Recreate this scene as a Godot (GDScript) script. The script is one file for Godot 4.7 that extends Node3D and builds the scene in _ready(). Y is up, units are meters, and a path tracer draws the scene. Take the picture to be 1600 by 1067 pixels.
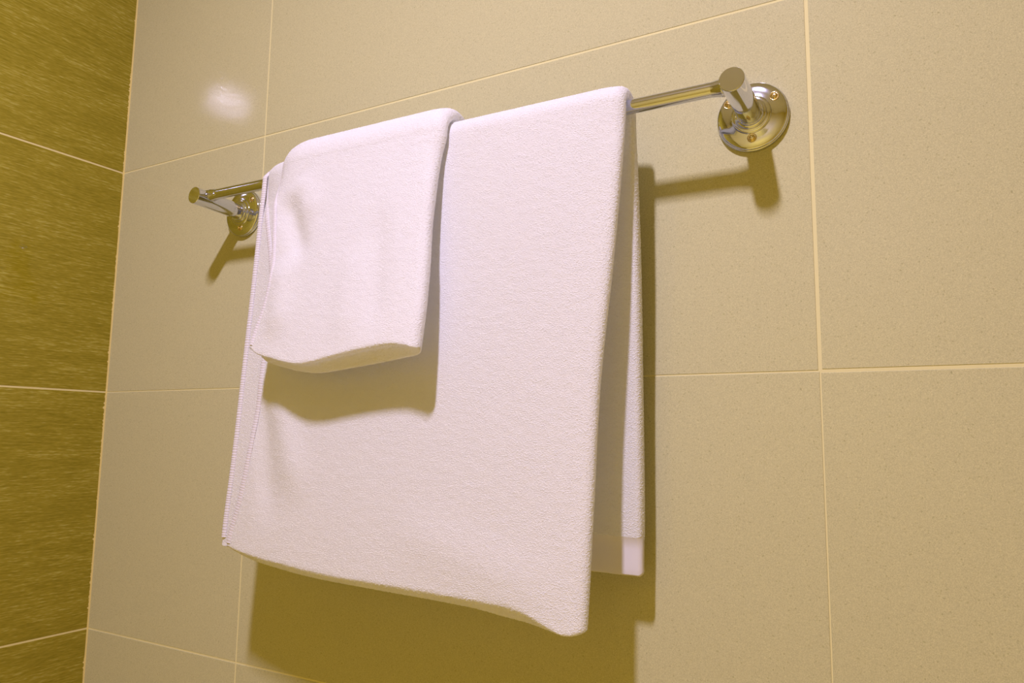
extends Node3D
# Guest bathroom corner: a chrome towel rail on cream tiles, a bath towel and a hand towel folded over it.
# Metres, y up. The cream wall is the plane z = 0, the wood-look wall the plane x = CORNER.

const CORNER := -0.2713      # where the two tiled walls meet
const ROW := 0.2969          # tile height
const TILE := 0.6            # tile length
const FLOOR := -1.336
const CEIL := 0.8907
const EAST := 1.85
const SOUTH := 1.75
const LAMP := Vector3(0.472, 0.882, 0.752)
# the rail
const ROD_Z := 0.0555
const ROD_R := 0.0057
const POST_R := 0.0093
const POST_END := 0.0717
const LEFT_X := -0.025
const RIGHT_X := 0.5576
# towel thicknesses
const BATH_N := 0.0122
const HAND_N := 0.0140

var mats := {}
var rng := RandomNumberGenerator.new()


func rod_y(x: float) -> float:
	return 0.2108 - 0.0061 * x


func _ready() -> void:
	rng.seed = 7
	# ---- camera, surroundings, light
	var cam := Camera3D.new()
	cam.name = "camera"
	cam.fov = rad_to_deg(2.0 * atan(533.5 / 1166.47))
	cam.near = 0.02
	cam.far = 30.0
	cam.transform = Transform3D(Basis(Vector3.UP, 0.519107) * Basis(Vector3.RIGHT, 0.124942) * Basis(Vector3.BACK, 0.012178), Vector3(0.674232, -0.049574, 0.586885))
	add_child(cam)
	cam.current = true
	var env := Environment.new()
	env.background_mode = Environment.BG_COLOR
	env.background_color = Color(0, 0, 0)
	env.tonemap_mode = Environment.TONE_MAPPER_LINEAR
	env.tonemap_exposure = 1.38
	env.sdfgi_enabled = true
	env.ssao_enabled = true
	env.ssil_enabled = true
	var we := WorldEnvironment.new()
	we.name = "surroundings"
	we.environment = env
	add_child(we)
	make_materials()
	downlight("ceiling_downlight", LAMP, Vector2(0.020, 0.058), lin(0.795, 0.712, 1.03), 1.43, "small oblong ceiling downlight in front of the towel rail", Vector3(-0.18, -1.0, 0.05))
	add_fill_spot(Vector3(0.45, 0.8845, 1.3), 0.03, lin(1.0, 0.86, 0.32), 1.25)  # added fill lamp out of view, for warm bounce light
	# ---- the room
	build_room()
	# ---- the things
	build_rail()
	build_bath_towel()
	build_hand_towel()


# ------------------------------------------------------------------ helpers
func lin(r: float, g: float, b: float) -> Color:
	return Color(r, g, b).linear_to_srgb()


func mesh_node(called: String, mesh: Mesh, mat: Material, parent: Node) -> MeshInstance3D:
	var o := MeshInstance3D.new()
	o.name = called
	o.mesh = mesh
	o.material_override = mat
	o.cast_shadow = GeometryInstance3D.SHADOW_CASTING_SETTING_ON
	parent.add_child(o, true)
	return o


func thing(called: String, label: String, category: String, at := Vector3.ZERO) -> Node3D:
	var o := Node3D.new()
	o.name = called
	o.position = at
	add_child(o, true)
	o.set_meta("label", label)
	o.set_meta("category", category)
	return o


func structure(called: String, label: String, category: String, mesh: Mesh, mat: Material) -> MeshInstance3D:
	var o := mesh_node(called, mesh, mat, self)
	o.set_meta("kind", "structure")
	o.set_meta("label", label)
	o.set_meta("category", category)
	return o


func box_mesh(lo: Vector3, hi: Vector3) -> ArrayMesh:
	var st := SurfaceTool.new()
	st.begin(Mesh.PRIMITIVE_TRIANGLES)
	var c := (lo + hi) * 0.5
	var h := (hi - lo) * 0.5
	for ax in 3:
		for s in [-1.0, 1.0]:
			var n := Vector3.ZERO
			n[ax] = s
			var u := Vector3.ZERO
			u[(ax + 1) % 3] = 1.0
			var v := n.cross(u)
			var p: Array[Vector3] = []
			for k in [[-1, -1], [1, -1], [1, 1], [-1, 1]]:
				p.append(c + (n + u * k[0] + v * k[1]) * h)
			quad(st, p[0], p[1], p[2], p[3], n)
	return st.commit()


# a flat quad given counter-clockwise seen from its outside
func quad(st: SurfaceTool, a: Vector3, b: Vector3, c: Vector3, d: Vector3, n: Vector3) -> void:
	for p in [a, c, b, a, d, c]:
		st.set_normal(n)
		st.set_uv(Vector2(0, 0))
		st.add_vertex(p)


# a lathed solid round the z axis; prof holds (radius, z) from the wall outwards
func lathe(prof: Array, seg := 64, sharp := 0.9) -> ArrayMesh:
	var st := SurfaceTool.new()
	st.begin(Mesh.PRIMITIVE_TRIANGLES)
	var m := prof.size()
	for i in m - 1:
		var a: Vector2 = prof[i]
		var b: Vector2 = prof[i + 1]
		if a.distance_to(b) < 1e-7:
			continue
		var na := seg_normal(prof, i, sharp, true)
		var nb := seg_normal(prof, i, sharp, false)
		for k in seg:
			var t0 := TAU * k / seg
			var t1 := TAU * (k + 1) / seg
			var v := [[a, t0, na], [b, t0, nb], [b, t1, nb], [a, t1, na]]
			for j in [0, 1, 2, 0, 2, 3]:
				var q: Vector2 = v[j][0]
				var t: float = v[j][1]
				var n: Vector2 = v[j][2]
				st.set_normal(Vector3(n.x * cos(t), n.x * sin(t), n.y))
				st.set_uv(Vector2(t / TAU, q.y))
				st.add_vertex(Vector3(q.x * cos(t), q.x * sin(t), q.y))
	return st.commit()


func seg_normal(prof: Array, i: int, sharp: float, first: bool) -> Vector2:
	var d: Vector2 = (prof[i + 1] - prof[i]).normalized()
	var n := Vector2(d.y, -d.x)
	var k := i - 1 if first else i + 1
	if k < 0 or k >= prof.size() - 1:
		return n
	var e: Vector2 = (prof[k + 1] - prof[k]).normalized()
	var o := Vector2(e.y, -e.x)
	if n.dot(o) < sharp:
		return n
	return (n + o).normalized()


func table(t: Array, x: float) -> float:
	if x <= t[0][0]:
		return t[0][1]
	for i in t.size() - 1:
		if x <= t[i + 1][0]:
			var f: float = (x - t[i][0]) / (t[i + 1][0] - t[i][0])
			# Catmull-Rom through the neighbours, for smooth edges
			var p0: float = t[maxi(i - 1, 0)][1]
			var p1: float = t[i][1]
			var p2: float = t[i + 1][1]
			var p3: float = t[mini(i + 2, t.size() - 1)][1]
			var h0: float = t[i + 1][0] - t[maxi(i - 1, 0)][0]
			var h1: float = t[i + 1][0] - t[i][0]
			var h2: float = t[mini(i + 2, t.size() - 1)][0] - t[i][0]
			return hermite(p1, (p2 - p0) / h0 * h1, p2, (p3 - p1) / h2 * h1, f)
	return t[t.size() - 1][1]


func hermite(a: float, ta: float, b: float, tb: float, f: float) -> float:
	var f2 := f * f
	var f3 := f2 * f
	return (2 * f3 - 3 * f2 + 1) * a + (f3 - 2 * f2 + f) * ta + (3 * f2 - 2 * f3) * b + (f3 - f2) * tb


# ------------------------------------------------------------------ materials
func grey_texture(img: Image) -> ImageTexture:
	img.generate_mipmaps()
	return ImageTexture.create_from_image(img)


func make_materials() -> void:
	# chrome
	var chrome := StandardMaterial3D.new()
	chrome.metallic = 1.0
	chrome.albedo_color = lin(0.68, 0.71, 0.88)
	chrome.roughness = 0.06
	mats.chrome = chrome
	var brass := StandardMaterial3D.new()
	brass.metallic = 1.0
	brass.albedo_color = lin(0.72, 0.58, 0.30)
	brass.roughness = 0.18
	mats.screw = brass
	# grout
	var grout := StandardMaterial3D.new()
	grout.albedo_color = lin(0.76, 0.69, 0.35)
	grout.roughness = 0.9
	mats.grout = grout
	var bead := StandardMaterial3D.new()
	bead.albedo_color = lin(0.70, 0.56, 0.19)
	bead.roughness = 0.8
	mats.bead = bead
	var dark_grout := StandardMaterial3D.new()
	dark_grout.albedo_color = lin(0.72, 0.62, 0.27)
	dark_grout.roughness = 0.85
	mats.dark_grout = dark_grout
	# cream porcelain: fine salt and pepper
	var side := 1024
	var data := PackedByteArray()
	data.resize(side * side * 3)
	var r := RandomNumberGenerator.new()
	r.seed = 21
	for i in side * side:
		var v := 236.0 + r.randfn() * 9.0
		data[i * 3] = int(clampf(v, 0, 255))
		data[i * 3 + 1] = int(clampf(v, 0, 255))
		data[i * 3 + 2] = int(clampf(v - 2.0, 0, 255))
	for k in 2600:
		var cx := r.randi() % side
		var cy := r.randi() % side
		var dark := r.randf_range(0.88, 0.97)
		var rad := 1
		for dy in range(-rad, rad + 1):
			for dx in range(-rad, rad + 1):
				if dx * dx + dy * dy > rad * rad:
					continue
				var j := (posmod(cy + dy, side) * side + posmod(cx + dx, side)) * 3
				data[j] = int(data[j] * dark)
				data[j + 1] = int(data[j + 1] * dark)
				data[j + 2] = int(data[j + 2] * dark * 0.97)
	var speckle := grey_texture(Image.create_from_data(side, side, false, Image.FORMAT_RGB8, data))
	var cream := StandardMaterial3D.new()
	cream.albedo_color = lin(0.675, 0.635, 0.37)
	cream.albedo_texture = speckle
	cream.roughness = 0.07
	cream.metallic_specular = 0.45
	mats.cream = cream
	# wood-look porcelain: streaks along the tile, with relief
	var w := 1024
	var h := 1600
	var n1 := FastNoiseLite.new()
	n1.seed = 3
	n1.frequency = 1.0
	n1.fractal_octaves = 2
	var n2 := FastNoiseLite.new()
	n2.seed = 9
	n2.frequency = 1.0
	var col := PackedByteArray()
	var hei := PackedByteArray()
	col.resize(w * h * 3)
	hei.resize(w * h * 3)
	for y in h:
		for x in w:
			var wob := n2.get_noise_2d(x * 0.004, y * 0.006) * 4.0
			var s := n1.get_noise_2d(x * 0.014, (y + wob) * 0.17)
			var fine := n1.get_noise_2d(x * 0.05 + 300.0, (y + wob) * 0.40)
			var broad := n2.get_noise_2d(x * 0.0025 + 77.0, (y + wob) * 0.015)
			var v := 0.5 + 0.30 * s + 0.30 * fine + 0.20 * broad
			var streak := smoothstep(0.55, 0.95, v)
			var base := clampf(0.75 + 0.24 * (v - 0.5), 0.0, 1.0)
			var j := (y * w + x) * 3
			col[j] = int(255.0 * clampf(base + 0.07 * streak, 0, 1))
			col[j + 1] = int(255.0 * clampf(base - 0.02 + 0.10 * streak, 0, 1))
			col[j + 2] = int(255.0 * clampf(0.52 + 0.5 * (v - 0.5) + 0.50 * streak, 0, 1))
			var hv := int(255.0 * clampf(0.5 + 0.5 * s + 0.35 * fine, 0, 1))
			hei[j] = hv
			hei[j + 1] = hv
			hei[j + 2] = hv
	var wood := StandardMaterial3D.new()
	wood.albedo_color = lin(0.56, 0.47, 0.062)
	wood.albedo_texture = grey_texture(Image.create_from_data(w, h, false, Image.FORMAT_RGB8, col))
	wood.heightmap_enabled = true
	wood.heightmap_texture = grey_texture(Image.create_from_data(w, h, false, Image.FORMAT_RGB8, hei))
	wood.heightmap_scale = 0.005
	wood.roughness = 0.05
	wood.metallic_specular = 0.5
	mats.wood = wood
	var plain := StandardMaterial3D.new()
	plain.albedo_color = lin(0.84, 0.71, 0.19)  # unseen walls and floor: yellow picked to bounce warm ambient light
	plain.roughness = 0.4
	mats.bounce_yellow = plain
	var paint := StandardMaterial3D.new()
	paint.albedo_color = lin(0.84, 0.80, 0.70)
	paint.roughness = 0.8
	mats.paint = paint
	# terry: rows of loops
	var t := 512
	var fl := PackedFloat32Array()
	fl.resize(t * t)
	var rt := RandomNumberGenerator.new()
	rt.seed = 5
	var across := 32
	var down := 46
	var pw := float(t) / across
	var ph := float(t) / down
	for cy in down:
		for cx in across:
			var px := (cx + 0.5 + rt.randf_range(-0.4, 0.4)) * pw
			var py := (cy + 0.5 + rt.randf_range(-0.4, 0.4)) * ph
			var amp := rt.randf_range(0.4, 1.0)
			var sx := pw * rt.randf_range(0.35, 0.62)
			var sy := ph * rt.randf_range(0.28, 0.42)
			var tilt := rt.randf_range(-0.5, 0.5)
			var reach := int(pw * 1.3)
			for dy in range(-reach, reach + 1):
				for dx in range(-reach, reach + 1):
					var ux := dx / sx
					var uy := (dy + tilt * dx * 0.5) / sy
					var g := amp * exp(-0.5 * (ux * ux + uy * uy))
					var j := posmod(int(py) + dy, t) * t + posmod(int(px) + dx, t)
					fl[j] = maxf(fl[j], g)
	var td := PackedByteArray()
	td.resize(t * t * 3)
	for i in t * t:
		var hv := int(clampf(fl[i] * 230.0 + rt.randf() * 20.0, 0, 255))
		td[i * 3] = hv
		td[i * 3 + 1] = hv
		td[i * 3 + 2] = hv
	var loops := grey_texture(Image.create_from_data(t, t, false, Image.FORMAT_RGB8, td))
	var terry := StandardMaterial3D.new()
	terry.albedo_color = lin(0.96, 0.95, 0.925)
	terry.roughness = 1.0
	terry.metallic_specular = 0.1
	terry.heightmap_enabled = true
	terry.heightmap_texture = loops
	terry.heightmap_scale = 0.009
	terry.uv1_scale = Vector3(1.0 / 0.058, 1.0 / 0.058, 1)
	terry.backlight_enabled = true
	terry.backlight = Color(0.85, 0.85, 0.85)
	mats.terry = terry
	var tuft := terry.duplicate() as StandardMaterial3D
	tuft.heightmap_enabled = false
	tuft.heightmap_texture = null
	mats.tuft = tuft
	var weave := StandardMaterial3D.new()
	weave.albedo_color = lin(0.80, 0.765, 0.78)
	weave.backlight_enabled = true
	weave.backlight = Color(0.5, 0.5, 0.5)
	weave.roughness = 0.85
	weave.metallic_specular = 0.2
	mats.weave = weave


# ------------------------------------------------------------------ lamps: an added fill spot and the downlight
func add_fill_spot(at: Vector3, radius: float, colour: Color, energy: float) -> void:  # added spot, lifts the ambient light by bounce off the floor
	var o := thing("added_fill_spot", "added warm fill spot out of view, shining down on the floor for yellow bounce light", "ceiling light", at)
	var bezel := mesh_node("bezel", lathe([Vector2(radius, 0.0), Vector2(radius + 0.003, -0.003), Vector2(radius + 0.014, -0.002), Vector2(radius + 0.016, 0.004), Vector2(radius, 0.006)], 48), mats.chrome, o)
	bezel.rotation.x = PI / 2
	var disc := CylinderMesh.new()
	disc.top_radius = radius
	disc.bottom_radius = radius
	disc.height = 0.003
	var glow := StandardMaterial3D.new()
	glow.emission_enabled = true
	glow.emission = colour
	glow.emission_energy_multiplier = 0.6
	var lens := mesh_node("lens", disc, glow, o)
	lens.position.y = 0.0015
	var light := SpotLight3D.new()
	light.name = "fill_light"
	light.light_color = colour
	light.light_energy = energy
	light.light_size = radius
	light.spot_range = 8.0
	light.spot_attenuation = 2.0
	light.spot_angle = 44.0
	light.shadow_enabled = true
	light.position.y = -0.006
	light.rotation.x = -PI / 2
	o.add_child(light, true)


func downlight(called: String, at: Vector3, half: Vector2, colour: Color, energy: float, label: String, aim: Vector3) -> void:
	var o := thing(called, label, "ceiling light", at)
	var st := SurfaceTool.new()
	st.begin(Mesh.PRIMITIVE_TRIANGLES)
	var w := 0.012
	for k in [[Vector3(-half.x - w, -0.003, -half.y - w), Vector3(-half.x, 0.008, half.y + w)], [Vector3(half.x, -0.003, -half.y - w), Vector3(half.x + w, 0.008, half.y + w)],
			[Vector3(-half.x, -0.003, -half.y - w), Vector3(half.x, 0.008, -half.y)], [Vector3(-half.x, -0.003, half.y), Vector3(half.x, 0.008, half.y + w)]]:
		st.append_from(box_mesh(k[0], k[1]), 0, Transform3D())
	mesh_node("bezel", st.commit(), mats.chrome, o)
	var glow := StandardMaterial3D.new()
	glow.albedo_color = Color(0.9, 0.9, 0.9)
	glow.emission_enabled = true
	glow.emission = colour
	glow.emission_energy_multiplier = 1.5
	mesh_node("lens", box_mesh(Vector3(-half.x, 0.0, -half.y), Vector3(half.x, 0.004, half.y)), glow, o)
	var light := AreaLight3D.new()
	light.name = "lamp_light"
	light.area_size = half * 2.0
	light.light_color = colour
	light.light_energy = energy
	light.area_range = 8.0
	light.area_attenuation = 2.0
	light.shadow_enabled = true
	light.position.y = -0.012
	light.basis = Basis.looking_at(aim.normalized(), Vector3.BACK)
	o.add_child(light, true)


# ------------------------------------------------------------------ room
# a tile lying in the plane z = 0, lower left corner at the origin, its face towards +z
func tile_mesh(w: float, h: float, proud: float, u0: Vector2, span: Vector2) -> ArrayMesh:
	var st := SurfaceTool.new()
	st.begin(Mesh.PRIMITIVE_TRIANGLES)
	var b := 0.0003
	var o := [Vector3(0, 0, 0), Vector3(w, 0, 0), Vector3(w, h, 0), Vector3(0, h, 0)]
	var m := []
	var i := []
	for p in o:
		m.append(p + Vector3(0, 0, proud - b * 0.6))
		i.append(Vector3(clampf(p.x, b, w - b), clampf(p.y, b, h - b), proud))
	var face := func(a: Vector3, c: Vector3, d: Vector3, e: Vector3, n: Vector3):
		for p: Vector3 in [a, d, c, a, e, d]:
			st.set_normal(n)
			st.set_uv(u0 + Vector2(p.x / span.x, 1.0 - p.y / span.y))
			st.add_vertex(p)
	face.call(i[0], i[1], i[2], i[3], Vector3(0, 0, 1))
	var out := [Vector3(0, -1, 0), Vector3(1, 0, 0), Vector3(0, 1, 0), Vector3(-1, 0, 0)]
	for k in 4:
		var l := (k + 1) % 4
		face.call(m[k], m[l], i[l], i[k], (out[k] + Vector3(0, 0, 1)).normalized())
		face.call(o[k], o[l], m[l], m[k], out[k])
	return st.commit()


# joint widths of the cream wall, measured on the photograph
func half_joint_v(line: int, row: int) -> float:
	if line == 1:
		return 0.0014 if row >= 0 else 0.0006
	return 0.0009


func half_joint_h(line: int, col: int) -> float:
	if line == 0:
		return 0.0013 if col >= 1 else 0.0006
	return 0.00095


func build_room() -> void:
	var proud := 0.0003
	var t := 0.1
	# the cream wall: grout bed and tiles
	var back := structure("wall_back", "cream porcelain tiled wall behind the chrome towel rail", "wall",
		box_mesh(Vector3(CORNER - t, FLOOR - t, -t), Vector3(EAST + t, CEIL + t, -proud)), mats.grout)
	for row in range(-5, 3):
		for col in range(-1, 4):
			var x0 := col * TILE + half_joint_v(col, row)
			var x1 := (col + 1) * TILE - half_joint_v(col + 1, row)
			if col == -1:
				x0 = CORNER + 0.0006
			x1 = minf(x1, EAST - 0.001)
			var y0 := row * ROW + half_joint_h(row, col)
			var y1 := (row + 1) * ROW - half_joint_h(row + 1, col)
			y0 = maxf(y0, FLOOR + 0.001)
			y1 = minf(y1, CEIL - 0.001)
			if x1 - x0 < 0.02 or y1 - y0 < 0.02:
				continue
			var m := tile_mesh(x1 - x0, y1 - y0, proud, Vector2(rng.randf(), rng.randf()), Vector2(0.4, 0.4))
			var o := mesh_node("tile", m, mats.cream, back)
			o.position = Vector3(x0, y0, -proud)
	# the wood-look wall
	var left := structure("wall_left", "dark olive brown wood-look tiled wall meeting the cream wall", "wall",
		box_mesh(Vector3(CORNER - t, FLOOR - t, 0.0), Vector3(CORNER - proud, CEIL + t, SOUTH + t)), mats.dark_grout)
	for row in range(-5, 3):
		for col in 3:
			var z0 := col * TILE + (0.0012 if col == 0 else 0.0009)
			var z1 := minf((col + 1) * TILE - 0.0009, SOUTH - 0.001)
			var y0 := maxf(row * ROW + 0.0011, FLOOR + 0.001)
			var y1 := minf((row + 1) * ROW - 0.0011, CEIL - 0.001)
			var m := tile_mesh(z1 - z0, y1 - y0, proud, Vector2(0.0 if row % 2 == 0 else 1.0, -0.55 * rng.randf()), Vector2(0.6 if row % 2 == 0 else -0.6, 0.75))
			var o := mesh_node("tile", m, mats.wood, left)
			o.position = Vector3(CORNER - proud, y0, z1)
			o.rotation.y = PI / 2
	# unseen rest of the shell; walls and floor yellow to bounce warm light
	structure("wall_right", "plain yellow wall to the right, outside the view, coloured to bounce warm light", "wall",
		box_mesh(Vector3(EAST, FLOOR - t, 0.0), Vector3(EAST + t, CEIL + t, SOUTH + t)), mats.bounce_yellow)
	structure("wall_front", "plain unseen yellow wall, coloured to bounce warm light, at the viewer's back", "wall",
		box_mesh(Vector3(CORNER, FLOOR - t, SOUTH), Vector3(EAST, CEIL + t, SOUTH + t)), mats.bounce_yellow)
	structure("floor", "yellow bathroom floor below the view, coloured to bounce warm light", "floor",
		box_mesh(Vector3(CORNER, FLOOR - t, 0.0), Vector3(EAST, FLOOR, SOUTH)), mats.bounce_yellow)
	structure("ceiling", "warm cream painted bathroom ceiling above the view", "ceiling",
		box_mesh(Vector3(CORNER, CEIL, 0.0), Vector3(EAST, CEIL + t, SOUTH)), mats.paint)
	# the grout bead in the corner, ragged on the wood side
	var st := SurfaceTool.new()
	st.begin(Mesh.PRIMITIVE_TRIANGLES)
	var n := FastNoiseLite.new()
	n.seed = 4
	n.frequency = 1.0
	var step := 0.0016
	var rows := int((CEIL - FLOOR) / step)
	var prev := []
	for i in rows + 1:
		var y := FLOOR + i * step
		var tooth := maxf(0.0, n.get_noise_1d(i * 0.9)) * 0.0042 * smoothstep(-0.3, 0.4, n.get_noise_1d(i * 0.03 + 50.0))
		var z := 0.0016 + tooth
		var cur := [Vector3(CORNER - proud, y, z), Vector3(CORNER + 0.0001, y, z - 0.0003), Vector3(CORNER + 0.0004, y, 0.0005), Vector3(CORNER + 0.0010, y, 0.0002), Vector3(CORNER + 0.0012, y, -proud)]
		if i > 0:
			for k in 4:
				var nn: Vector3 = [Vector3(0.3, 0, 1), Vector3(1, 0, 0.2), Vector3(0.6, 0, 0.8), Vector3(0.5, 0, 1)][k].normalized()
				quad(st, prev[k], prev[k + 1], cur[k + 1], cur[k], nn)
		prev = cur
	var trim := structure("trim_1", "narrow pale grout bead with a ragged edge in the wall corner", "grout", st.commit(), mats.bead)
	trim.name = "trim_1"


# ------------------------------------------------------------------ rail
func build_rail() -> void:
	var o := thing("towel_bar", "polished chrome towel bar on two round wall flanges above the towels", "towel bar", Vector3(0.2663, 0.204, 0))
	var base := o.position
	var gap := 0.0002
	for side in [0, 1]:
		var x: float = [LEFT_X, RIGHT_X][side]
		var y: float = [0.2057, 0.2030][side]
		var ry := 0.2054 - 0.0061 * x          # post axis where it leaves the flange
		# flange: stepped rim, gently domed face, ring and neck
		var prof := [Vector2(0.0, gap), Vector2(0.0270, gap), Vector2(0.0278, 0.0008), Vector2(0.0279, 0.0024), Vector2(0.0276, 0.0030), Vector2(0.0268, 0.0033), Vector2(0.0267, 0.0036),
			Vector2(0.0272, 0.0039), Vector2(0.0272, 0.0048), Vector2(0.0267, 0.0055), Vector2(0.0255, 0.0061), Vector2(0.0225, 0.0068), Vector2(0.0190, 0.0072), Vector2(0.0160, 0.0074),
			Vector2(0.0155, 0.0075), Vector2(0.0153, 0.0080), Vector2(0.0149, 0.0086), Vector2(0.0142, 0.0089), Vector2(0.0133, 0.0090), Vector2(0.0126, 0.0090), Vector2(0.0122, 0.0093),
			Vector2(0.0121, 0.0103), Vector2(0.0117, 0.0109), Vector2(0.0110, 0.0111), Vector2(0.0104, 0.0113), Vector2(0.0102, 0.0118), Vector2(0.0102, 0.0126), Vector2(0.0098, 0.0131), Vector2(0.0, 0.0131)]
		var fl := mesh_node("flange", lathe(prof, 96, 0.7), mats.chrome, o)
		fl.position = Vector3(x, y, 0) - base
		var angles: Array = [[40.0, 150.0, -90.5], [34.0, 145.0, -90.0]][side]
		for k in 3:
			var a := deg_to_rad(angles[k])
			var rad: float = [0.0222, 0.0222, 0.0172][k] if side == 1 else [0.0220, 0.0220, 0.0168][k]
			rad = lerpf(rad, 0.0205, 0.45)
			screw(fl, Vector3(cos(a) * rad, sin(a) * rad, 0.0069), rng.randf() * PI)
		var tilt := atan2(0.0030, POST_END)
		var shank := mesh_node("shank", lathe([Vector2(0.0, 0.012), Vector2(0.0086, 0.012), Vector2(0.0086, 0.0232), Vector2(0.0, 0.0232)], 64), mats.chrome, o)
		shank.position = Vector3(x, ry - 0.0004, 0) - base
		shank.rotation.x = -tilt
		var post := mesh_node("post", lathe([Vector2(0.0, 0.0226), Vector2(0.0084, 0.0226), Vector2(POST_R - 0.0003, 0.0228), Vector2(POST_R, 0.0233), Vector2(POST_R, POST_END - 0.0006), Vector2(POST_R - 0.0002, POST_END - 0.0002), Vector2(POST_R - 0.0006, POST_END), Vector2(0.0, POST_END)], 96), mats.chrome, o)
		post.position = Vector3(x, ry - 0.0004, 0) - base
		post.rotation.x = -tilt
		# the flared socket that takes the rod
		var out := 1.0 if side == 0 else -1.0
		var sock := mesh_node("socket", lathe([Vector2(0.0, 0.0), Vector2(0.0069, 0.0), Vector2(0.0069, 0.0099), Vector2(0.0064, 0.0101), Vector2(0.0064, 0.0104), Vector2(0.0068, 0.0106), Vector2(0.0066, 0.0116), Vector2(0.0060, 0.0160), Vector2(0.0058, 0.0180), Vector2(0.0, 0.0180)], 64), mats.chrome, o)
		sock.position = Vector3(x, rod_y(x), ROD_Z) - base
		sock.rotation.y = out * PI / 2
	var len := RIGHT_X - LEFT_X - 0.012
	var rod := mesh_node("rod", lathe([Vector2(0.0, 0.0), Vector2(ROD_R, 0.0), Vector2(ROD_R, len), Vector2(0.0, len)], 96), mats.chrome, o)
	var x0 := LEFT_X + 0.006
	rod.position = Vector3(x0, rod_y(x0), ROD_Z) - base
	rod.basis = Basis(Vector3.BACK, -0.0061) * Basis(Vector3.UP, PI / 2)


# a countersunk cross-head screw: ring of the sink, domed head, two crossed slots cut in
func screw(parent: Node3D, at: Vector3, turn: float) -> void:
	var c := CSGCombiner3D.new()
	c.name = "screw"
	var head := CSGMesh3D.new()
	head.name = "head"
	head.mesh = lathe([Vector2(0.0, -0.0012), Vector2(0.0036, -0.0012), Vector2(0.0037, 0.0004), Vector2(0.0034, 0.0007), Vector2(0.0030, 0.0006), Vector2(0.0028, 0.0002), Vector2(0.0025, 0.0006), Vector2(0.0017, 0.0011), Vector2(0.0, 0.0013)], 32, 0.8)
	c.add_child(head)
	for k in 2:
		var s := CSGBox3D.new()
		s.name = "slot"
		s.size = Vector3(0.0031, 0.0007, 0.0024)
		s.position = Vector3(0, 0, 0.0012)
		s.rotation.z = turn + k * PI / 2
		s.operation = CSGShape3D.OPERATION_SUBTRACTION
		c.add_child(s)
	c.position = at
	c.material_override = mats.screw
	parent.add_child(c, true)


# ------------------------------------------------------------------ towels
# A towel is a folded slab draped over the rod. Its cross-section loop lives in (q, n): q runs along the drape,
# positive down the front, negative down the back, n outwards from the rod. The loop is swept along x, its right
# end closed as a rounded fold, its left end as two separate edges with a gap between them.
class Drape:
	var r := 0.006                 # radius of what it hangs over
	var thick := 0.012
	var host
	var lo: Array                  # x -> y of the front lip
	var li: Array                  # x -> y of the inner lip
	var back_len := 0.36
	var xl_out: Array              # y -> x of the outer left edge
	var xl_in: Array
	var xr_front: Array            # y -> x of the right fold, front
	var xr_back: Array
	var flare: Callable            # (d, x) -> how far the front stands out
	var sink: Callable             # (d, x) -> how far the back falls in
	var swell: Callable            # (x, y) -> relief of the front face
	var noise: FastNoiseLite
	var pile := 0.00014
	var concave := 0.0
	var droop := 0.35
	var droop_w := 0.026
	var rr := 0.004

	func arc() -> float:
		return (r + thick * 0.5) * PI / 2

	func place(q: float, n: float, x: float) -> Vector3:
		var yc: float = host.rod_y(x)
		var a := arc()
		if absf(q) <= a:
			var th := q / a * PI / 2
			return Vector3(x, yc + (r + n) * cos(th), host.ROD_Z + (r + n) * sin(th))
		var d := absf(q) - a
		var f: Callable = flare if q > 0 else sink
		var e := 0.002
		var z0: float = f.call(d, x)
		var slope: float = (f.call(d + e, x) - z0) / e
		var l := sqrt(1.0 + slope * slope)
		var s := 1.0 if q > 0 else -1.0
		return Vector3(x, yc - d + n * slope / l, host.ROD_Z + s * (r + z0 + n / l))

	func q_of_y(y: float, x: float) -> float:
		return host.rod_y(x) - y + arc()


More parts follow.
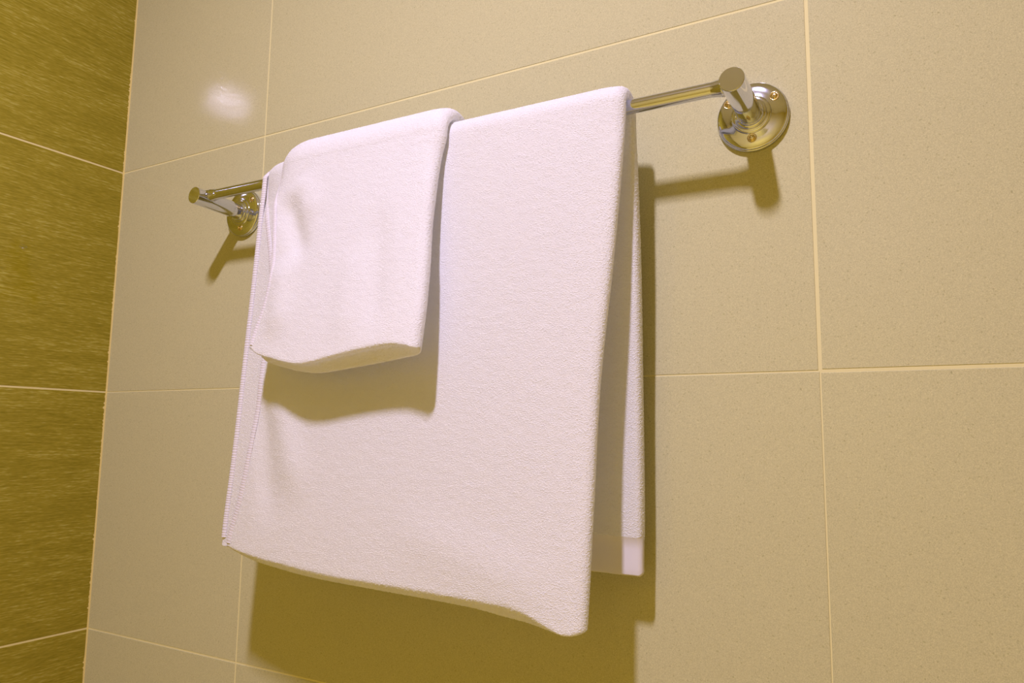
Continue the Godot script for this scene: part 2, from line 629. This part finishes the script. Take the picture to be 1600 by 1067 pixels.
func build_drape(dr: Drape, rows_front: int, rows_back: int, rows_inner: int, cols: int, stop_back: float) -> Array:
	# loop: list of [kind, t]
	var loop := []
	for i in rows_front:
		loop.append([0, float(i) / rows_front])            # outer front, from lip to top
	for i in rows_back:
		loop.append([1, float(i) / rows_back])             # outer back
	for i in 6:
		loop.append([2, float(i) / 6.0])                   # back cap
	for i in rows_inner:
		loop.append([3, float(i) / rows_inner])            # inner
	for i in 16:
		loop.append([4, float(i) / 16.0])                  # front cap
	var m := loop.size()
	# rings: [column fraction, x offset, n squeeze, q inset]
	var rings := []
	var N := dr.thick
	rings.append([0.0, 0.008, 0.02, 0.006])
	rings.append([0.0, 0.004, 0.04, 0.003])
	rings.append([0.0, 0.0010, 0.06, 0.0006])
	rings.append([0.0, 0.0, 0.12, 0.0])
	rings.append([0.0, 0.0, 0.72, 0.0])
	rings.append([0.0, 0.0010, 0.94, 0.0])
	for i in cols:
		rings.append([(i + 0.35) / cols, 0.0, 1.0, 0.0])
	var rf := N * 0.62
	for i in 10:
		var al := PI / 2 * (i + 0.0) / 9.0
		rings.append([1.0, rf * sin(al), pow(maxf(cos(al), 0.0), 0.8), 0.0035 * (1.0 - cos(al))])
	var pos := PackedVector3Array()
	var uvs := PackedVector2Array()
	pos.resize(rings.size() * (m + 1))
	uvs.resize(rings.size() * (m + 1))
	var left_outer := PackedVector3Array()
	var left_inner := PackedVector3Array()
	var at := 0
	for ri in rings.size():
		var ring: Array = rings[ri]
		var c: float = ring[0]
		# the lips at this column
		var xa: float = lerpf(table(dr.xl_out, -0.1), table(dr.xr_front, -0.1) - rf, c)
		if c >= 1.0:
			xa = table(dr.xr_front, -0.1) - rf + ring[1]
		var q_lo := dr.q_of_y(table(dr.lo, xa), xa) - dr.rr
		var q_li := dr.q_of_y(table(dr.li, xa), xa) - dr.rr
		var q_b := -(dr.back_len + dr.arc())
		for j in m + 1:
			var kind: int = loop[j % m][0]
			var t: float = loop[j % m][1]
			if j == m:
				kind = 4
				t = 1.0
			var q := 0.0
			var nf := 1.0
			match kind:
				0:
					q = q_lo * (1.0 - t)
				1:
					q = q_b * t
				2:
					q = q_b - 0.0016 * sin(PI * t)
					nf = 0.5 + 0.5 * cos(PI * t)
				3:
					q = lerpf(q_b, q_li, t)
					nf = 0.0
				4:
					nf = 0.5 - 0.5 * cos(PI * t)
					q = lerpf(q_li, q_lo, nf) + dr.rr * pow(sin(PI * t), 0.5) - dr.concave * pow(sin(PI * t), 4.0)
			q -= signf(q) * ring[3]
			var y: float = rod_y(0.25) - (absf(q) - dr.arc())
			var xl: float = lerpf(table(dr.xl_in, y), table(dr.xl_out, y), smoothstep(0.2, 0.8, nf))
			if ri < 2:
				xl = table(dr.xl_out, y)                  # the floor of the slot between the layers
			if q < 0.0:
				xl = lerpf(table(dr.xl_in, y), table(dr.xl_in, 0.21), 0.7)
			var xr: float
			var a := dr.arc()
			if q > a:
				xr = table(dr.xr_front, y)
			elif q < -a:
				xr = table(dr.xr_back, y)
			else:
				xr = lerpf(table(dr.xr_back, 0.205), table(dr.xr_front, 0.205), smoothstep(-a, a, q))
			var rk := 1.0 - 0.5 * smoothstep(a, -a, q)
			xr -= rf * rk
			var x: float = lerpf(xl, xr, c) + ring[1] * (rk if c >= 1.0 else 1.0)
			var nz := dr.noise.get_noise_2d(x * 1000.0, q * 1000.0) * dr.pile * (1.0 if c >= 1.0 or kind == 4 or kind == 2 else 0.45)
			if c > 0.0 and c < 1.0 and q < q_lo + 0.02 and ring[2] == 1.0:
				nz += dr.noise.get_noise_2d(x * 160.0 + 500.0, q * 300.0) * dr.pile * 1.0
			var half := N * 0.5
			var n := (nf - 0.5) * N
			var rn := (absf(n) + nz * (1.0 if absf(n) > 0.0 else 0.0)) * signf(n)
			if kind == 4 or kind == 2:
				q += nz * signf(q) * 0.7
			n = half + rn * ring[2]
			if ring[2] < 1.0 and c == 0.0:
				n = lerpf(0.84 * N, half + rn, ring[2])      # the slot between the two edges
			# the hem end is thinner where it bends over the rod
			var u := clampf((x - xl) / dr.droop_w, 0.0, 1.0)
			var thin := dr.droop + (1.0 - dr.droop) * sqrt(1.0 - (1.0 - u) * (1.0 - u))
			var ur := clampf((xr + rf * rk - x) / 0.024, 0.0, 1.0)
			thin *= 0.70 + 0.30 * sqrt(1.0 - (1.0 - ur) * (1.0 - ur))
			n *= lerpf(thin, 1.0, smoothstep(0.01, 0.05, absf(q) - a))
			# the woven border is thinner than the pile
			if stop_back > -9.0:
				n = lerpf(n, half + (n - half) * 0.70, 1.0 - smoothstep(0.0, 0.0012, q - (q_b + 0.0268)))
			if c >= 1.0:
				x += nz * ring[1] / rf
			if kind == 4 and c > 0.0:
				n += dr.swell.call(x, y) * ring[2] * smoothstep(0.4, 1.0, nf)
			if kind == 0 and dr.swell.is_valid():
				n += dr.swell.call(x, y) * (ring[2] if c > 0.0 else 1.0)
			pos[at] = dr.place(q, n, x)
			uvs[at] = Vector2(x + (nf - 0.5) * 0.003, q + (0.0 if nf > 0.5 else 0.31))
			if ri == 5:
				if kind == 0:
					left_outer.append(pos[at])
				elif kind == 3 and q > 0.0:
					left_inner.append(pos[at])
			at += 1
	var idx := PackedInt32Array()
	var idx_band := PackedInt32Array()
	var w := m + 1
	for ri in rings.size() - 1:
		for j in m:
			var p := ri * w + j
			var yy := pos[p].y
			var band: bool = pos[p].z < ROD_Z and yy < stop_back and stop_back > -9.0
			for k in [p, p + 1, p + w, p + 1, p + w + 1, p + w]:
				if band:
					idx_band.append(k)
				else:
					idx.append(k)
	return [finish(pos, uvs, idx), finish(pos, uvs, idx_band) if idx_band.size() > 0 else null, left_outer, left_inner]


func finish(pos: PackedVector3Array, uvs: PackedVector2Array, idx: PackedInt32Array) -> ArrayMesh:
	# smooth normals, faces clockwise seen from outside
	var nrm := PackedVector3Array()
	nrm.resize(pos.size())
	for i in range(0, idx.size(), 3):
		var a := idx[i]
		var b := idx[i + 1]
		var c := idx[i + 2]
		var n := (pos[c] - pos[a]).cross(pos[b] - pos[a])
		nrm[a] += n
		nrm[b] += n
		nrm[c] += n
	for i in nrm.size():
		nrm[i] = nrm[i].normalized() if nrm[i].length_squared() > 0.0 else Vector3.UP
	var arr := []
	arr.resize(Mesh.ARRAY_MAX)
	arr[Mesh.ARRAY_VERTEX] = pos
	arr[Mesh.ARRAY_NORMAL] = nrm
	arr[Mesh.ARRAY_TEX_UV] = uvs
	arr[Mesh.ARRAY_INDEX] = idx
	var out := ArrayMesh.new()
	out.add_surface_from_arrays(Mesh.PRIMITIVE_TRIANGLES, arr)
	return out


# a stitched hem: a flat ribbed cord along a line, half w wide across x, half h thick
func hem_mesh(line: PackedVector3Array, w: float, h: float, shift: Vector3) -> ArrayMesh:
	var c := Curve3D.new()
	c.bake_interval = 0.0005
	for i in range(0, line.size(), 4):
		c.add_point(line[i] + shift)
	var pts := c.get_baked_points()
	var pos := PackedVector3Array()
	var uvs := PackedVector2Array()
	var idx := PackedInt32Array()
	var k := 10
	for i in pts.size():
		var t := (pts[mini(i + 1, pts.size() - 1)] - pts[maxi(i - 1, 0)]).normalized()
		var side := Vector3(1, 0, 0)
		side = (side - t * side.dot(t)).normalized()
		var up := side.cross(t)
		var rib := 1.0 + 0.10 * sin(i * TAU * 0.0005 / 0.0034)
		if i == 0 or i == pts.size() - 1:
			rib = 0.02
		for j in k:
			var a := TAU * j / k
			pos.append(pts[i] + side * cos(a) * w * (0.6 + 0.4 * rib) + up * sin(a) * h * rib)
			uvs.append(Vector2(a * 0.002, i * 0.0005))
	for i in pts.size() - 1:
		for j in k:
			var p := i * k + j
			var p2 := i * k + (j + 1) % k
			for v in [p, p2, p + k, p2, p2 + k, p + k]:
				idx.append(v)
	return finish(pos, uvs, idx)


# the loops of the pile, strewn over the faces that pick() keeps
func pile_loops(mesh: ArrayMesh, per_m2: float, seed_value: int, pick: Callable, parent: Node) -> void:
	var loop := SurfaceTool.new()
	loop.begin(Mesh.PRIMITIVE_TRIANGLES)
	var k := 6
	for i in k:
		var a := TAU * i / k
		var b := TAU * (i + 1) / k
		var pa := Vector3(cos(a), sin(a), 0.0)
		var pb := Vector3(cos(b), sin(b), 0.0)
		for tip in [Vector3(0, 0, 1)]:
			for p: Vector3 in [pa, tip, pb]:
				loop.set_normal((p + Vector3(0, 0, 0.35)).normalized())
				loop.set_uv(Vector2.ZERO)
				loop.add_vertex(p)
	var arr := mesh.surface_get_arrays(0)
	var v: PackedVector3Array = arr[Mesh.ARRAY_VERTEX]
	var n: PackedVector3Array = arr[Mesh.ARRAY_NORMAL]
	var ix: PackedInt32Array = arr[Mesh.ARRAY_INDEX]
	var r := RandomNumberGenerator.new()
	r.seed = seed_value
	var places: Array[Transform3D] = []
	for i in range(0, ix.size(), 3):
		var a := v[ix[i]]
		var b := v[ix[i + 1]]
		var c := v[ix[i + 2]]
		var nn := n[ix[i]]
		if not pick.call(a, nn):
			continue
		var want := (b - a).cross(c - a).length() * 0.5 * per_m2
		var count := int(want) + (1 if r.randf() < want - int(want) else 0)
		for j in count:
			var s := sqrt(r.randf())
			var t := r.randf()
			var p := a * (1.0 - s) + b * (s * (1.0 - t)) + c * (s * t)
			var up := (nn + Vector3(r.randf_range(-0.35, 0.35), r.randf_range(-0.35, 0.35), r.randf_range(-0.35, 0.35))).normalized()
			var side := up.cross(Vector3(r.randf_range(-0.6, 0.6), 1.0, 0.0)).normalized()
			var f := r.randf_range(0.7, 1.15)
			places.append(Transform3D(Basis(side * 0.00078 * f, up.cross(side) * 0.00050 * f, up * 0.00034 * r.randf_range(0.5, 1.2)), p))
	var mm := MultiMesh.new()
	mm.transform_format = MultiMesh.TRANSFORM_3D
	mm.mesh = loop.commit()
	mm.instance_count = places.size()
	for i in places.size():
		mm.set_instance_transform(i, places[i])
	var o := MultiMeshInstance3D.new()
	o.name = "pile_loops"
	o.multimesh = mm
	o.material_override = mats.tuft
	o.set_meta("kind", "stuff")
	parent.add_child(o, true)


func terry_noise(seed_value: int) -> FastNoiseLite:
	var n := FastNoiseLite.new()
	n.seed = seed_value
	n.noise_type = FastNoiseLite.TYPE_SIMPLEX_SMOOTH
	n.frequency = 0.42
	n.fractal_octaves = 2
	return n


# distance across and along a line from a to b, for soft creases
func crease(x: float, y: float, a: Vector2, b: Vector2, width: float) -> float:
	var d := b - a
	var p := Vector2(x, y) - a
	var t := p.dot(d) / d.length_squared()
	var across := (p - d * t).length() / width
	var fade := smoothstep(-0.25, 0.2, t) * (1.0 - smoothstep(0.75, 1.25, t))
	return exp(-across * across) * fade


func build_bath_towel() -> void:
	var dr := Drape.new()
	dr.host = self
	dr.r = ROD_R + 0.0003
	dr.thick = BATH_N
	dr.lo = [[0.079, -0.1505], [0.0875, -0.1575], [0.1225, -0.1643], [0.163, -0.1682], [0.217, -0.1722], [0.273, -0.1732], [0.336, -0.1742], [0.387, -0.1752], [0.401, -0.1762], [0.4135, -0.1790], [0.429, -0.1852], [0.443, -0.1890], [0.456, -0.1860]]
	dr.li = [[0.07, -0.1450], [0.09, -0.1575], [0.1225, -0.1690], [0.16, -0.1745], [0.2, -0.1778], [0.27, -0.1798], [0.333, -0.1810], [0.368, -0.1824], [0.39, -0.1848], [0.407, -0.1862], [0.43, -0.1880], [0.456, -0.1850]]
	dr.back_len = 0.362
	dr.xl_out = [[-0.19, 0.0770], [-0.1526, 0.0805], [-0.113, 0.0904], [-0.0526, 0.0987], [0.021, 0.1052], [0.058, 0.1080], [0.11, 0.1045], [0.17, 0.0915], [0.2, 0.0860], [0.23, 0.0850]]
	dr.xl_in = [[-0.19, 0.0715], [-0.145, 0.0695], [-0.078, 0.0725], [0.023, 0.0755], [0.107, 0.0785], [0.16, 0.0805], [0.2, 0.0825], [0.23, 0.0835]]
	dr.xr_front = [[-0.19, 0.4555], [-0.175, 0.4562], [-0.1045, 0.4574], [-0.01, 0.4595], [0.085, 0.4675], [0.17, 0.4740], [0.205, 0.4755]]
	dr.xr_back = [[-0.16, 0.4718], [-0.1, 0.4728], [0.0, 0.4735], [0.1, 0.4750], [0.17, 0.4752], [0.205, 0.4755]]
	dr.flare = func(d: float, x: float) -> float:
		var u := clampf((x - 0.07) / 0.38, 0.0, 1.0)
		return (0.0145 + 0.0125 * u) * pow(maxf(d, 0.0) / 0.37, 1.45)
	dr.sink = func(d: float, _x: float) -> float:
		return 0.018 * (1.0 - exp(-pow(maxf(d, 0.0) / 0.16, 1.6)))
	dr.noise = terry_noise(11)
	dr.swell = func(x: float, y: float) -> float:
		var s := -0.0030 * crease(x, y, Vector2(0.108, -0.02), Vector2(0.132, -0.12), 0.014)
		s += 0.0032 * crease(x, y, Vector2(0.130, -0.01), Vector2(0.164, -0.10), 0.016)
		s += 0.0016 * crease(x, y, Vector2(0.30, -0.13), Vector2(0.42, -0.16), 0.02)
		return s
	var made := build_drape(dr, 300, 120, 170, 250, rod_y(0.25) - 0.362 + 0.0265)
	var o := thing("bath_towel", "large white terry bath towel folded over the chrome bar, behind the smaller towel", "towel")
	o.set_meta("group", "white towels on the bar")
	mesh_node("terry_body", made[0], mats.terry, o)
	pile_loops(made[0], 600000.0, 31, func(p: Vector3, n: Vector3) -> bool:
		if p.z > ROD_Z - 0.004:
			return n.z > -0.2 or n.x > 0.25
		return p.x > 0.40 and (n.z > 0.1 or n.x > 0.25), o)
	var band := mesh_node("woven_border", made[1], mats.weave, o)
	band.set_meta("label", "smooth flat woven border at the foot of the back layer")
	var hem := mesh_node("edge_hem", hem_mesh(made[2], 0.0030, 0.0012, Vector3(0.0012, 0, 0.0)), mats.weave, o)
	hem.set_meta("label", "ribbed stitched hem of the outer layer's left edge")
	hem = mesh_node("edge_hem", hem_mesh(made[3], 0.0030, 0.0016, Vector3(0.0016, 0, 0.0093)), mats.weave, o)
	hem.set_meta("label", "ribbed stitched hem of the inner layer's left edge")


func build_hand_towel() -> void:
	var dr := Drape.new()
	dr.host = self
	dr.r = ROD_R + BATH_N + 0.0009
	dr.thick = HAND_N
	dr.lo = [[0.1268, 0.0235], [0.1374, 0.0178], [0.1584, 0.0127], [0.1785, 0.0080], [0.1941, 0.0058], [0.2091, 0.0068], [0.2237, 0.0090], [0.2415, 0.0121], [0.2589, 0.0146], [0.2923, 0.0179], [0.3117, 0.0159], [0.326, 0.0110]]
	dr.li = [[0.125, 0.0240], [0.139, 0.0140], [0.1557, 0.0090], [0.1879, 0.0024], [0.2109, 0.0000], [0.2329, 0.0012], [0.2748, 0.0053], [0.3077, 0.0095], [0.326, 0.0120]]
	dr.back_len = 0.15
	dr.xl_out = [[0.0, 0.126], [0.026, 0.1270], [0.04, 0.1295], [0.062, 0.1360], [0.09, 0.1390], [0.12, 0.1335], [0.183, 0.1205], [0.2067, 0.1195], [0.23, 0.1205]]
	dr.xl_in = [[0.0, 0.124], [0.04, 0.1265], [0.09, 0.132], [0.183, 0.1190], [0.2067, 0.1180], [0.23, 0.1185]]
	dr.xr_front = [[-0.01, 0.3240], [0.011, 0.3240], [0.05, 0.3225], [0.09, 0.3190], [0.118, 0.3155], [0.153, 0.3138], [0.186, 0.3138], [0.205, 0.3165]]
	dr.xr_back = [[0.05, 0.3120], [0.205, 0.3120]]
	dr.flare = func(d: float, x: float) -> float:
		return (0.0290 + 0.0095 * clampf((x - 0.13) / 0.19, 0.0, 1.0)) * pow(maxf(d, 0.0) / 0.195, 1.15)
	dr.sink = func(d: float, _x: float) -> float:
		return 0.018 * (1.0 - exp(-pow(maxf(d, 0.0) / 0.16, 1.6))) + 0.0006
	dr.noise = terry_noise(23)
	dr.concave = 0.004
	dr.droop = 0.2
	dr.droop_w = 0.030
	dr.rr = 0.0035
	dr.swell = func(x: float, y: float) -> float:
		var s := -0.0048 * crease(x, y, Vector2(0.142, 0.165), Vector2(0.172, 0.112), 0.012)
		s += 0.0036 * crease(x, y, Vector2(0.150, 0.10), Vector2(0.160, 0.04), 0.016)
		s += 0.0022 * crease(x, y, Vector2(0.158, 0.185), Vector2(0.18, 0.15), 0.014)
		s -= 0.0022 * crease(x, y, Vector2(0.262, 0.13), Vector2(0.275, 0.04), 0.013)
		s += 0.0014 * crease(x, y, Vector2(0.236, 0.10), Vector2(0.240, 0.03), 0.013)
		return s
	var made := build_drape(dr, 190, 90, 110, 150, -10.0)
	var o := thing("hand_towel", "small white terry hand towel folded over the bar on top of the bath towel", "towel")
	o.set_meta("group", "white towels on the bar")
	mesh_node("terry_body", made[0], mats.terry, o)
	pile_loops(made[0], 600000.0, 37, func(p: Vector3, n: Vector3) -> bool:
		return p.z > ROD_Z - 0.012 and (n.z > -0.2 or n.x > 0.25 or n.y > 0.4), o)
	var hem := mesh_node("edge_hem", hem_mesh(made[2], 0.0024, 0.0010, Vector3(0.0012, 0, 0.0)), mats.weave, o)
	hem.set_meta("label", "ribbed stitched hem along the left edge")
